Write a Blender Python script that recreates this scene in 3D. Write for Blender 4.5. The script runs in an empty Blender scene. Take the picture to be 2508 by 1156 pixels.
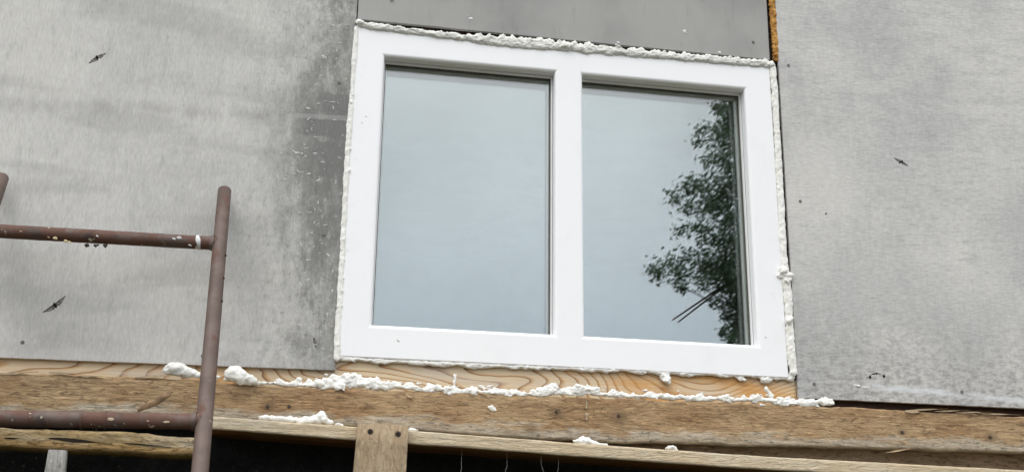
import bpy, bmesh, math, random
from mathutils import Vector, Matrix, noise
random.seed(7)
R = math.radians
scene = bpy.context.scene
col = scene.collection

# ------------------------------------------------------------------ camera
EYE = 1.65                      # eye height of the person filming
DIST = 2.937                    # metres from the wall
F = 2830.0                      # focal length in pixels of a 2508 wide picture
CX, CY = 1254.0, 578.0
# wall axes seen by the camera (x right, y down, z forward)
AX = Vector((0.98371159, 0.06589201, 0.16724161))
AY = Vector((-0.17935939, 0.29818746, 0.93750437))
AZ = Vector((0.0119047, -0.95223027, 0.30514881))
cam_d = bpy.data.cameras.new('camera')
cam = bpy.data.objects.new('camera', cam_d)
col.objects.link(cam)
cam_d.sensor_width = 36.0
cam_d.lens = 36.0 * F / 2508.0
cam_d.clip_start = 0.05
cam_d.clip_end = 3000.0
def cam_axis(v): return Vector((AX.dot(v), AY.dot(v), AZ.dot(v)))
bx_, by_, bz_ = cam_axis(Vector((1,0,0))), cam_axis(Vector((0,-1,0))), cam_axis(Vector((0,0,-1)))
cam.matrix_world = Matrix(((bx_.x,by_.x,bz_.x,0.0),(bx_.y,by_.y,bz_.y,-DIST),(bx_.z,by_.z,bz_.z,EYE),(0,0,0,1)))
scene.camera = cam

# ------------------------------------------------------------------ sky, sun, exposure
SUN_EL, SUN_AZ = 52.0, 215.0      # overcast; azimuth clockwise from +Y (north)
world = bpy.data.worlds.new('World'); scene.world = world; world.use_nodes = True
wn, wl = world.node_tree.nodes, world.node_tree.links
wn.clear()
wo = wn.new('ShaderNodeOutputWorld'); bg = wn.new('ShaderNodeBackground')
sky = wn.new('ShaderNodeTexSky'); sky.sky_type = 'NISHITA'; sky.sun_disc = False
sky.sun_elevation = R(SUN_EL); sky.sun_rotation = R(SUN_AZ); sky.dust_density = 3.0
tc = wn.new('ShaderNodeTexCoord'); sep = wn.new('ShaderNodeSeparateXYZ')
wl.new(tc.outputs['Generated'], sep.inputs[0])
def wmath(op, a, b):
    n = wn.new('ShaderNodeMath'); n.operation = op
    for i, v in enumerate((a, b)):
        if isinstance(v, (int, float)): n.inputs[i].default_value = v
        else: wl.new(v, n.inputs[i])
    return n.outputs[0]
SKY_Z = 29.5                      # zenith brightness of the cloud deck before the 0.1 strength
elev = wmath('MAXIMUM', sep.outputs[2], 0.0)
lum = wmath('MULTIPLY', wmath('ADD', wmath('MULTIPLY', elev, 2.7), 0.8), SKY_Z/3.4)   # CIE overcast
cn = wn.new('ShaderNodeTexNoise'); cn.inputs['Scale'].default_value = 3.0; cn.inputs['Detail'].default_value = 4
wl.new(tc.outputs['Generated'], cn.inputs['Vector'])
lum = wmath('MULTIPLY', lum, wmath('ADD', wmath('MULTIPLY', cn.outputs[0], 0.9), 0.53))
comb = wn.new('ShaderNodeVectorMath'); comb.operation = 'SCALE'
cr = wn.new('ShaderNodeMapRange'); cr.inputs[1].default_value = 0.0; cr.inputs[2].default_value = 0.55
wl.new(elev, cr.inputs[0])
tint = wn.new('ShaderNodeMix'); tint.data_type = 'RGBA'
tint.inputs[6].default_value = (0.83, 0.935, 1.13, 1); tint.inputs[7].default_value = (1.0, 1.0, 1.0, 1)
wl.new(cr.outputs[0], tint.inputs[0])
wl.new(tint.outputs[2], comb.inputs[0]); wl.new(lum, comb.inputs['Scale'])
mx = wn.new('ShaderNodeMix'); mx.data_type = 'RGBA'; mx.inputs[0].default_value = 0.88
wl.new(sky.outputs[0], mx.inputs[6]); wl.new(comb.outputs[0], mx.inputs[7])
wl.new(mx.outputs[2], bg.inputs[0]); bg.inputs[1].default_value = 0.1
wl.new(bg.outputs[0], wo.inputs[0])

sun_d = bpy.data.lights.new('sun', 'SUN'); sun = bpy.data.objects.new('sun', sun_d); col.objects.link(sun)
sun_d.energy = 0.9; sun_d.angle = R(28); sun_d.color = (1.0, 0.97, 0.92)
sd = Vector((math.sin(R(SUN_AZ))*math.cos(R(SUN_EL)), math.cos(R(SUN_AZ))*math.cos(R(SUN_EL)), math.sin(R(SUN_EL))))
sun.rotation_euler = sd.to_track_quat('Z', 'Y').to_euler(); sun.location = sd*30
vs = scene.view_settings
vs.view_transform = 'Standard'; vs.look = 'None'; vs.gamma = 1.0; vs.exposure = 0.0; vs.use_curve_mapping = False

scene.cycles.max_bounces = 8; scene.cycles.diffuse_bounces = 3; scene.cycles.transparent_max_bounces = 12

# ------------------------------------------------------------------ helpers
def P(px, py, y=0.0):
    """place on the plane Y=y that stands at this spot of the photograph"""
    d = cam_axis(Vector((px-CX, py-CY, F))); t = (DIST+y)/d.y
    return Vector((d.x*t, y, EYE+d.z*t))
GLASS_Y = 0.046
def PM(px, py, dist):
    """place in the garden whose mirror image in the glass shows at this spot"""
    v = P(px, py, dist); return Vector((v.x, 2*GLASS_Y-v.y, v.z))

def tag(o, label=None, cat=None, group=None, kind=None):
    if label: o['label'] = label
    if cat: o['category'] = cat
    if group: o['group'] = group
    if kind or cat: o['kind'] = kind or 'thing'
    return o
def empty(name, loc):
    o = bpy.data.objects.new(name, None); o.location = loc; o.empty_display_size = 0.1; col.objects.link(o); return o
def link(name, me, mat, parent=None, origin=None, smooth=True):
    """mesh given in world coordinates -> object with its origin at its base (or at its parent's)"""
    if mat and not me.materials: me.materials.append(mat)
    if smooth:
        for p in me.polygons: p.use_smooth = True
    o = bpy.data.objects.new(name, me); col.objects.link(o)
    if origin is None:
        vs_ = [v.co for v in me.vertices]
        lo = Vector((min(v[i] for v in vs_) for i in range(3))); hi = Vector((max(v[i] for v in vs_) for i in range(3)))
        origin = Vector(((lo.x+hi.x)/2, (lo.y+hi.y)/2, lo.z))
    me.transform(Matrix.Translation(-origin))
    if parent:
        o.parent = parent; o.location = origin-world_loc(parent)
    else: o.location = origin
    return o
def world_loc(o):
    l = o.location.copy()
    while o.parent: o = o.parent; l += o.location
    return l
def mesh(name, verts, faces, uvs=None):
    me = bpy.data.meshes.new(name); me.from_pydata(verts, [], faces); me.update()
    if uvs:
        l = me.uv_layers.new(name='UVMap')
        for poly in me.polygons:
            for li in poly.loop_indices: l.data[li].uv = uvs[me.loops[li].vertex_index]
    return me
def bm_mesh(bm, name):
    me = bpy.data.meshes.new(name); bm.to_mesh(me); bm.free(); return me
def box_bm(bm, lo, hi):
    m = bmesh.ops.create_cube(bm, size=1.0)
    for v in m['verts']:
        v.co = Vector((lo[i] if v.co[i] < 0 else hi[i] for i in range(3)))
    return m['verts']
def box(name, lo, hi, bevel=0.0):
    bm = bmesh.new(); box_bm(bm, lo, hi)
    if bevel: bmesh.ops.bevel(bm, geom=bm.edges[:], offset=bevel, segments=2, profile=0.6, affect='EDGES')
    return bm_mesh(bm, name)
def tube(name, pts, radii, seg=16, cap=True, wob=0.0, seed=0):
    verts, faces = [], []
    n = len(pts)
    for i, p in enumerate(pts):
        t = (pts[min(i+1, n-1)]-pts[max(i-1, 0)]).normalized()
        ref = Vector((0, 1, 0)) if abs(t.y) < 0.8 else Vector((1, 0, 0))
        u = t.cross(ref).normalized(); v = t.cross(u)
        for k in range(seg):
            a = 2*math.pi*k/seg
            r = radii[i] if isinstance(radii, (list, tuple)) else radii
            q = p+(u*math.cos(a)+v*math.sin(a))*r
            if wob: q += (u*math.cos(a)+v*math.sin(a))*wob*noise.noise(q*60+Vector((seed, 0, 0)))
            verts.append(q)
    for i in range(n-1):
        for k in range(seg):
            a, b = i*seg+k, i*seg+(k+1) % seg
            faces.append((a, b, b+seg, a+seg))
    if cap:
        faces.append(tuple(range(seg-1, -1, -1))); faces.append(tuple((n-1)*seg+k for k in range(seg)))
    me = mesh(name, verts, faces); return me
def interp(pl, x):
    if x <= pl[0][0]: i = 0
    elif x >= pl[-1][0]: i = len(pl)-2
    else:
        i = 0
        while pl[i+1][0] < x: i += 1
    (x0, z0), (x1, z1) = pl[i], pl[i+1]
    return z0+(z1-z0)*(x-x0)/(x1-x0)
def plank(name, top, bot, yf, yb, x0=None, x1=None, step=0.012, r=0.004, rough=0.0015, seed=0, rag=0.0, face_rough=0.0008):
    """horizontal timber: front face edges given along X, back at yb; worn rounded arrises"""
    tp = [(-9, WZ0-0.001), (9, WZ0-0.001)] if top is None else [(P(a, b, yf).x, P(a, b, yf).z) for a, b in top]; bp = [(P(a, b, yf).x, P(a, b, yf).z) for a, b in bot]
    x0 = tp[0][0] if x0 is None else x0; x1 = tp[-1][0] if x1 is None else x1
    n = max(2, int((x1-x0)/step)); verts, uvs, faces = [], [], []
    S = Vector((seed*3.7, seed*1.3, 0)); m = 0
    for i in range(n+1):
        x = x0+(x1-x0)*i/n
        zt, zb = interp(tp, x), interp(bp, x)
        zt += rough*(noise.noise(Vector((x*9, 0, 1))+S)+0.6*noise.noise(Vector((x*45, 0, 2))+S))+rag*max(0, noise.noise(Vector((x*14, 3, 0))+S))*(-1)
        zb += rough*(noise.noise(Vector((x*9, 5, 1))+S)+0.6*noise.noise(Vector((x*40, 5, 2))+S))
        sec = [(yb, zt, 1.12), (yf+r*2.2, zt, 1.02), (yf+r*0.6, zt-r*0.35, 1.0), (yf, zt-r*1.3, 0.97)]
        for k in range(1, 7):
            q = k/7; sec.append((yf, zt-r*1.3-(zt-zb-2.6*r)*q, 0.97-0.94*q))
        sec += [(yf, zb+r*1.3, 0.03), (yf+r*0.6, zb+r*0.35, 0.0), (yf+r*2.2, zb, -0.02), (yb, zb, -0.9)]
        m = len(sec)
        for j, (yy, zz, vv) in enumerate(sec):
            if 2 < j < m-3: yy += face_rough*noise.noise(Vector((x*10, zz*120, seed)))
            verts.append((x, yy, zz)); uvs.append((x, vv))
    for i in range(n):
        for j in range(m-1):
            a = i*m+j; faces.append((a, a+1, a+m+1, a+m))
        faces.append((i*m+m-1, i*m, (i+1)*m, (i+1)*m+m-1))
    faces.append(tuple(range(m-1, -1, -1))); faces.append(tuple(n*m+j for j in range(m)))
    return mesh(name, verts, faces, uvs)
def ribbon(path, yb, h, seed, up=0.5, down=0.25, freq=38.0, sink=0.006):
    """flat squeezed-out strip of foam along (px, py, half width px): closed mesh data"""
    pts = []
    for (a, b) in zip(path[:-1], path[1:]):
        pa, pb = P(a[0], a[1], yb), P(b[0], b[1], yb); n = max(1, int((pb-pa).length/0.003))
        for i in range(n): t = i/n; pts.append((pa.lerp(pb, t), (a[2]+(b[2]-a[2])*t)*0.00116))
    pts.append((P(path[-1][0], path[-1][1], yb), path[-1][2]*0.00116))
    verts, faces, m = [], [], 0; S = Vector((seed*7.3, seed*1.9, 0)); N = len(pts); acc = 0.0
    for i, (c, w) in enumerate(pts):
        if i: acc += (c-pts[i-1][0]).length
        t = (pts[min(i+1, N-1)][0]-pts[max(i-1, 0)][0]).normalized(); nn = Vector((-t.z, 0, t.x))
        if nn.z < -0.2 or (abs(nn.z) < 0.2 and nn.x > 0): nn = -nn
        e = min(1.0, (i+0.4)*0.35, (N-i-0.6)*0.35)
        wu = w*e*(1+up*(noise.noise(Vector((acc*freq, 0, 0))+S)+0.8*noise.noise(Vector((acc*freq*2.7, 2, 0))+S)))
        wd = w*e*(1+down*(noise.noise(Vector((acc*freq*0.6, 5, 0))+S)+0.6*noise.noise(Vector((acc*freq*2, 7, 0))+S)))
        wu, wd = max(wu, 0.0015), max(wd, 0.0015)
        row = []
        for k in range(9):
            q = -1+k/4; off = q*(wu if q > 0 else wd)
            f = noise.noise(Vector((acc*45, off*90, 3))+S)*0.35+noise.noise(Vector((acc*120, off*160, 9))+S)*0.22
            row.append(c+nn*off+Vector((0, -h*e*(1-q**4*0.92)*(0.75+f), 0)))
        row += [c+nn*wu+Vector((0, sink, 0)), c-nn*wd+Vector((0, sink, 0))]
        m = len(row); verts += row
    for i in range(N-1):
        for k in range(m): a_, b_ = i*m+k, i*m+(k+1) % m; faces.append((a_, b_, b_+m, a_+m))
    faces += [tuple(range(m-1, -1, -1)), tuple((N-1)*m+k for k in range(m))]
    return verts, faces
def foam(name, blobs, mat, voxel=0.0032, disp=0.0022, seed=0, parent=None, strips=(), lump=1.0):
    """squirted polyurethane foam: overlapping lumps fused into one skin"""
    if len(blobs) < 16 and not strips: voxel = max(0.0006, min([voxel]+[r*min(sq)*0.7 for c, r, sq in blobs]))
    bm = bmesh.new()
    for c, r, sq in blobs:
        M = Matrix.Translation(c) @ Matrix.Diagonal((r*sq[0], r*sq[1], r*sq[2], 1))
        vs_ = bmesh.ops.create_icosphere(bm, subdivisions=3 if r > 0.006 else 2, radius=1.0, matrix=M)['verts']
        for v in vs_:
            w = v.co-c; v.co = c+w*(1+lump*(0.55*noise.noise(v.co*95+Vector((seed, 0, 0)))+0.25*noise.noise(v.co*220)))
    for vv, ff in strips:
        bv = [bm.verts.new(v) for v in vv]
        for q in ff: bm.faces.new([bv[k] for k in q])
    bmesh.ops.recalc_face_normals(bm, faces=bm.faces[:])
    me = bm_mesh(bm, name); o = bpy.data.objects.new('tmp', me); col.objects.link(o)
    md = o.modifiers.new('r', 'REMESH'); md.mode = 'VOXEL'; md.voxel_size = voxel
    dg = bpy.context.evaluated_depsgraph_get(); dg.update()
    me2 = bpy.data.meshes.new_from_object(o.evaluated_get(dg)); bpy.data.objects.remove(o)
    S = Vector((seed*5.1, seed*2.3, 1.7))
    nr = [v.normal.copy() for v in me2.vertices]
    for v, nn in zip(me2.vertices, nr):
        v.co += nn*disp*(noise.noise(v.co*80+S)+1.1*(0.35-2*abs(noise.noise(v.co*130+S)))+0.6*noise.noise(v.co*300+S))
    me2.name = name
    return link(name, me2, mat, parent)
def bead(path, y, seed, squash=0.6, spacing=0.45, jit=0.35, scale=1.0):
    """lumps along a path of (px, py, half width in px)"""
    rnd = random.Random(seed); out = []
    for (a, b) in zip(path[:-1], path[1:]):
        pa, pb = P(a[0], a[1], y), P(b[0], b[1], y)
        L = (pb-pa).length; ra, rb = a[2]*0.00116, b[2]*0.00116
        n = max(1, int(L/(spacing*(ra+rb)/2*1.2)))
        for i in range(n):
            t = (i+rnd.random()*0.6)/n; r = (ra+(rb-ra)*t)*scale*(1+jit*(rnd.random()*2-1))
            c = pa.lerp(pb, t)+Vector((0, rnd.uniform(-.3, .3)*r, rnd.uniform(-jit, jit)*r*0.8))
            out.append((c, r, (rnd.uniform(.9, 1.5), squash*rnd.uniform(.8, 1.2), rnd.uniform(.75, 1.1))))
    return out

# ------------------------------------------------------------------ materials
class NT:
    def __init__(s, name):
        s.m = bpy.data.materials.new(name); s.m.use_nodes = True
        s.n, s.l = s.m.node_tree.nodes, s.m.node_tree.links
        s.b = s.n['Principled BSDF']; s.out = s.n['Material Output']
    def pos(s):
        return s.n.new('ShaderNodeNewGeometry').outputs['Position']
    def obj(s): return s.n.new('ShaderNodeTexCoord').outputs['Object']
    def uv(s): return s.n.new('ShaderNodeTexCoord').outputs['UV']
    def put(s, sock, v):
        if isinstance(v, (int, float)): sock.default_value = v
        elif isinstance(v, (tuple, list)): sock.default_value = tuple(v) if len(v) == len(sock.default_value) else tuple(v)+(1,)
        else: s.l.new(v, sock)
    def map(s, v, scale=(1, 1, 1), loc=(0, 0, 0), rot=(0, 0, 0)):
        n = s.n.new('ShaderNodeMapping'); s.put(n.inputs[0], v); n.inputs[1].default_value = loc
        n.inputs[2].default_value = rot; n.inputs[3].default_value = scale; return n.outputs[0]
    def noise(s, v, scale=5, detail=3, rough=0.55, dist=0.0):
        n = s.n.new('ShaderNodeTexNoise'); s.put(n.inputs['Vector'], v); n.inputs['Scale'].default_value = scale
        n.inputs['Detail'].default_value = detail; n.inputs['Roughness'].default_value = rough; n.inputs['Distortion'].default_value = dist
        return n.outputs[0]
    def voro(s, v, scale=5, feature='F1'):
        n = s.n.new('ShaderNodeTexVoronoi'); n.feature = feature; s.put(n.inputs['Vector'], v); n.inputs['Scale'].default_value = scale
        return n.outputs[0]
    def math(s, op, a, b=0.0, c=None):
        n = s.n.new('ShaderNodeMath'); n.operation = op; s.put(n.inputs[0], a); s.put(n.inputs[1], b)
        if c is not None: s.put(n.inputs[2], c)
        return n.outputs[0]
    def mul(s, a, b): return s.math('MULTIPLY', a, b)
    def add(s, a, b): return s.math('ADD', a, b)
    def rng(s, v, a, b, c=0.0, d=1.0, smooth=True):
        n = s.n.new('ShaderNodeMapRange'); n.interpolation_type = 'SMOOTHSTEP' if smooth else 'LINEAR'
        s.put(n.inputs[0], v)
        for i, q in enumerate((a, b, c, d)): s.put(n.inputs[i+1], q)
        return n.outputs[0]
    def mix(s, f, a, b, mode='MIX'):
        n = s.n.new('ShaderNodeMix'); n.data_type = 'RGBA'; n.blend_type = mode
        s.put(n.inputs[0], f); s.put(n.inputs[6], a); s.put(n.inputs[7], b); return n.outputs[2]
    def ramp(s, f, stops):
        n = s.n.new('ShaderNodeValToRGB'); s.put(n.inputs[0], f); e = n.color_ramp.elements
        while len(e) < len(stops): e.new(0.5)
        for q, (p, c) in zip(e, stops): q.position = p; q.color = tuple(c)+(1,)
        return n.outputs[0]
    def sep(s, v):
        n = s.n.new('ShaderNodeSeparateXYZ'); s.put(n.inputs[0], v); return n.outputs
    def bump(s, h, strength=0.3, dist=0.002, normal=None):
        n = s.n.new('ShaderNodeBump'); n.inputs['Strength'].default_value = strength; n.inputs['Distance'].default_value = dist
        s.put(n.inputs['Height'], h)
        if normal is not None: s.l.new(normal, n.inputs['Normal'])
        return n.outputs[0]
    def done(s, color=None, rough=0.7, bump=None, spec=0.4, metal=0.0):
        if color is not None: s.put(s.b.inputs['Base Color'], color)
        s.put(s.b.inputs['Roughness'], rough); s.b.inputs['Specular IOR Level'].default_value = spec
        s.b.inputs['Metallic'].default_value = metal
        if bump is not None: s.l.new(bump, s.b.inputs['Normal'])
        return s.m

def cement_left():
    t = NT('cement sheet, weathered with vertical streaks'); p = t.pos(); x, y, z = t.sep(p)
    c = t.mix(t.rng(t.noise(p, 3.2, 4), 0.35, 0.65), (0.475, 0.468, 0.450), (0.560, 0.550, 0.520))
    st = t.noise(t.map(p, (48, 1, 13)), 1.0, 5, 0.65)                              # run-off streaks
    c = t.mix(t.mul(t.rng(st, 0.5, 0.74), 0.45), c, (0.33, 0.33, 0.32))
    c = t.mix(t.mul(t.rng(st, 0.48, 0.26), 0.45), c, (0.65, 0.65, 0.63))
    bl = t.noise(t.map(p, (2.2, 1, 9)), 1.0, 3)                                    # faint level bands
    c = t.mix(t.mul(t.rng(bl, 0.48, 0.66), 0.42), c, (0.33, 0.325, 0.31))
    band = t.math('ABSOLUTE', t.add(z, t.add(t.mul(x, -0.045), t.add(t.mul(t.noise(p, 7, 3), 0.05), -(EYE+1.285)))))
    c = t.mix(t.mul(t.rng(band, 0.032, 0.0), t.mul(t.rng(t.noise(t.map(p, (22, 1, 8)), 1.0, 3), 0.35, 0.6), 0.4)), c, (0.27, 0.262, 0.245))
    # dirt that has gathered beside the window, broken by pale abrasion marks
    edge = t.rng(x, -0.34, 0.10, 0.0, 1.0, False)
    hi = t.rng(t.math('ABSOLUTE', t.add(z, -(EYE+1.13))), 0.5, 0.05)
    n1 = t.noise(t.map(p, (30, 1, 16)), 1.0, 6, 0.72)
    dm = t.rng(t.add(t.mul(edge, 0.62), t.add(t.mul(hi, 0.10), t.mul(n1, 0.62))), 0.64, 0.98)
    c = t.mix(t.mul(dm, 0.8), c, (0.17, 0.17, 0.16))
    mt = t.noise(t.map(p, (62, 1, 58)), 1.0, 6, 0.78)
    c = t.mix(t.mul(t.rng(mt, 0.46, 0.34), t.mul(edge, 0.85)), c, (0.50, 0.50, 0.48))
    c = t.mix(t.mul(t.rng(mt, 0.52, 0.66), t.mul(edge, 0.8)), c, (0.14, 0.14, 0.13)
    )
    pt = t.rng(t.add(t.noise(t.map(p, (16, 1, 7), loc=(0.3, 0, 2.2)), 1.0, 6, 0.72), t.mul(hi, 0.12)), 0.48, 0.68)
    c = t.mix(t.mul(pt, t.mul(t.rng(x, -0.20, 0.03), 0.8)), c, (0.15, 0.15, 0.14))
    jag = t.mul(t.add(t.noise(t.map(p, (60, 1, 60)), 1.0, 3), -0.5), 0.02)
    jz = t.add(z, jag); jx = t.add(x, t.mul(jag, 2.5))
    for z0, z1, x0, am in ((1.203, 1.252, -0.035, 0.9), (1.085, 1.188, 0.000, 0.9), (1.272, 1.330, 0.010, 0.75)):   # grimy patches left by old battens
        pm = t.mul(t.mul(t.rng(jz, EYE+z0-0.006, EYE+z0+0.004), t.rng(jz, EYE+z1+0.003, EYE+z1-0.003)), t.rng(jx, x0-0.05, x0+0.01))
        c = t.mix(t.mul(pm, am), c, (0.165, 0.163, 0.155))
    pb = t.mul(t.rng(t.math('ABSOLUTE', t.add(z, t.add(t.mul(x, -0.03), -(EYE+1.2590)))), 0.009, 0.004), t.rng(x, -0.12, -0.06))
    c = t.mix(t.mul(pb, 0.35), c, (0.42, 0.42, 0.405))
    lo = t.rng(z, EYE+0.75, EYE+0.60)
    lo2 = t.mul(lo, t.rng(t.noise(t.map(p, (24, 1, 20)), 1.0, 6, 0.75), 0.44, 0.72))
    c = t.mix(t.mul(lo2, t.mul(t.rng(x, -0.5, -0.05), 0.55)), c, (0.2, 0.2, 0.185))
    sp = t.noise(t.map(p, (75, 1, 60), rot=(0, 0.5, 0)), 1.0, 3, 0.7)
    c = t.mix(t.mul(t.rng(sp, 0.60, 0.76), t.mul(t.rng(edge, 0.25, 0.8), 0.75)), c, (0.62, 0.62, 0.60))
    # comb marks left by a notched trowel
    w = t.n.new('ShaderNodeTexWave'); w.wave_type = 'BANDS'; w.bands_direction = 'Z'; w.inputs['Scale'].default_value = 60
    w.inputs['Distortion'].default_value = 0.6; t.put(w.inputs['Vector'], t.map(p, (1, 1, 1), rot=(0, 0.12, 0)))
    cm = t.mul(t.rng(t.noise(t.map(p, (26, 1, 9), loc=(3.3, 0, 1.1)), 1.0, 2), 0.63, 0.70), t.rng(x, -0.11, -0.03))
    c = t.mix(t.mul(t.mul(cm, w.outputs[1]), 0.2), c, (0.66, 0.66, 0.64))
    f = t.noise(t.map(p, (210, 1, 46)), 1.0, 4, 0.75)
    c = t.mix(0.36, c, t.ramp(f, [(0.34, (0.34,)*3), (0.66, (0.69,)*3)]), 'OVERLAY')
    return t.done(c, t.rng(dm, 0, 1, 0.78, 0.6), t.bump(t.add(t.mul(st, 0.5), t.add(f, n1)), 0.25, 0.0012), 0.3)
def cement_right():
    t = NT('cement sheet, brushed with level streaks'); p = t.pos(); x, y, z = t.sep(p)
    rp = t.map(p, (1, 1, 1), rot=(0, R(3.5), 0))
    c = t.mix(t.rng(t.noise(p, 2.6, 4), 0.35, 0.65), (0.470, 0.465, 0.452), (0.580, 0.568, 0.538))
    st = t.noise(t.map(rp, (13, 1, 70)), 1.0, 5, 0.68)
    c = t.mix(t.mul(t.rng(st, 0.5, 0.75), t.rng(t.noise(p, 3.0, 2), 0.35, 0.65, 0.22, 0.6)), c, (0.29, 0.295, 0.30))
    c = t.mix(t.mul(t.rng(st, 0.48, 0.25), 0.3), c, (0.62, 0.62, 0.60))
    vs_ = t.noise(t.map(p, (8, 1, 4)), 1.0, 5, 0.6)
    c = t.mix(t.mul(t.rng(vs_, 0.48, 0.70), 0.25), c, (0.33, 0.335, 0.345))
    up = t.mul(t.rng(z, EYE+1.2, EYE+1.45), t.rng(t.noise(t.map(rp, (7, 1, 26)), 1.0, 5, 0.7), 0.42, 0.66))
    c = t.mix(t.mul(up, 0.3), c, (0.30, 0.305, 0.315))
    low = t.rng(t.add(z, t.mul(t.noise(p, 4, 3), 0.22)), EYE+1.02, EYE+0.62)
    g = t.noise(t.map(rp, (34, 1, 62)), 1.0, 6, 0.78)
    c = t.mix(t.mul(low, t.rng(g, 0.44, 0.60, 0.14, 0.85)), c, (0.235, 0.23, 0.22))
    sp = t.noise(t.map(p, (60, 1, 80)), 1.0, 3, 0.7)
    c = t.mix(t.mul(t.rng(sp, 0.60, 0.75), t.mul(low, 0.6)), c, (0.58, 0.58, 0.56))
    # smear of white render near the lower edge
    d = t.math('ABSOLUTE', t.add(z, t.add(t.mul(x, 0.047), t.add(t.mul(t.noise(p, 9, 3), 0.022), -(EYE+0.592+0.047*1.55+0.011)))))
    sm = t.mul(t.rng(t.add(d, t.mul(t.noise(t.map(rp, (30, 1, 120)), 1.0, 4), 0.010)), 0.019, 0.006), t.mul(t.rng(x, 1.50, 1.58), t.rng(x, 2.3, 1.9)))
    c = t.mix(t.mul(sm, t.rng(t.noise(t.map(rp, (10, 1, 60)), 1.0, 4), 0.35, 0.55, 0.25, 0.8)), c, (0.64, 0.67, 0.68))
    f = t.noise(t.map(rp, (44, 1, 200)), 1.0, 4, 0.75); f2 = t.noise(t.map(p, (120, 1, 26)), 1.0, 4, 0.7)
    c = t.mix(0.42, c, t.ramp(f, [(0.34, (0.34,)*3), (0.66, (0.69,)*3)]), 'OVERLAY')
    c = t.mix(0.18, c, t.ramp(f2, [(0.34, (0.34,)*3), (0.66, (0.64,)*3)]), 'OVERLAY')
    return t.done(c, 0.75, t.bump(t.add(t.mul(st, 0.6), t.add(f, g)), 0.25, 0.0012), 0.3)
def cement_top():
    t = NT('cement sheet, smooth dark grey'); p = t.pos()
    c = t.mix(t.rng(t.noise(p, 2.6, 4), 0.35, 0.65), (0.262, 0.258, 0.248), (0.355, 0.350, 0.336))
    st = t.noise(t.map(p, (38, 1, 7)), 1.0, 4, 0.6)
    c = t.mix(t.mul(t.rng(st, 0.52, 0.76), 0.35), c, (0.33, 0.33, 0.325))
    c = t.mix(t.mul(t.rng(st, 0.46, 0.25), 0.25), c, (0.16, 0.16, 0.155))
    sp = t.noise(t.map(p, (90, 1, 90)), 1.0, 2, 0.6)
    c = t.mix(t.mul(t.rng(sp, 0.70, 0.76), 0.5), c, (0.5, 0.5, 0.49))
    f = t.noise(p, 320, 2, 0.6)
    return t.done(c, 0.6, t.bump(t.add(st, f), 0.15, 0.001), 0.3)
def plain(name, c, rough=0.6, var=0.15, scale=12, bump=0.0, spec=0.4, bscale=90):
    t = NT(name); p = t.pos(); n = t.noise(p, scale, 4, 0.6)
    d = tuple(v*(1-var) for v in c); e = tuple(min(1, v*(1+var)) for v in c)
    b = t.bump(t.noise(p, bscale, 3), bump, 0.002) if bump else None
    return t.done(t.mix(t.rng(n, 0.3, 0.7), d, e), rough, b, spec)
def white_frame():
    t = NT('white upvc'); p = t.pos()
    c = t.mix(t.mul(t.rng(t.noise(t.map(p, (3, 3, 2)), 3.0, 5, 0.6), 0.5, 0.75), 0.35), (0.89, 0.895, 0.90), (0.80, 0.81, 0.81))
    x, y, z = t.sep(p)
    sm = t.mul(t.rng(t.noise(t.map(p, (14, 1, 20)), 1.0, 5, 0.7), 0.60, 0.74), t.math('MAXIMUM', t.rng(x, 0.14, 0.08), t.rng(x, 1.24, 1.29)))
    c = t.mix(t.mul(sm, 0.4), c, (0.5, 0.51, 0.5))
    return t.done(c, 0.32, None, 0.45)
def foam_mat(name, a, b):
    t = NT(name); p = t.pos()
    c = t.mix(t.rng(t.noise(p, 40, 4), 0.35, 0.7), a, b)
    return t.done(c, 0.75, t.bump(t.noise(p, 260, 3), 0.35, 0.002), 0.25)
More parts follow.
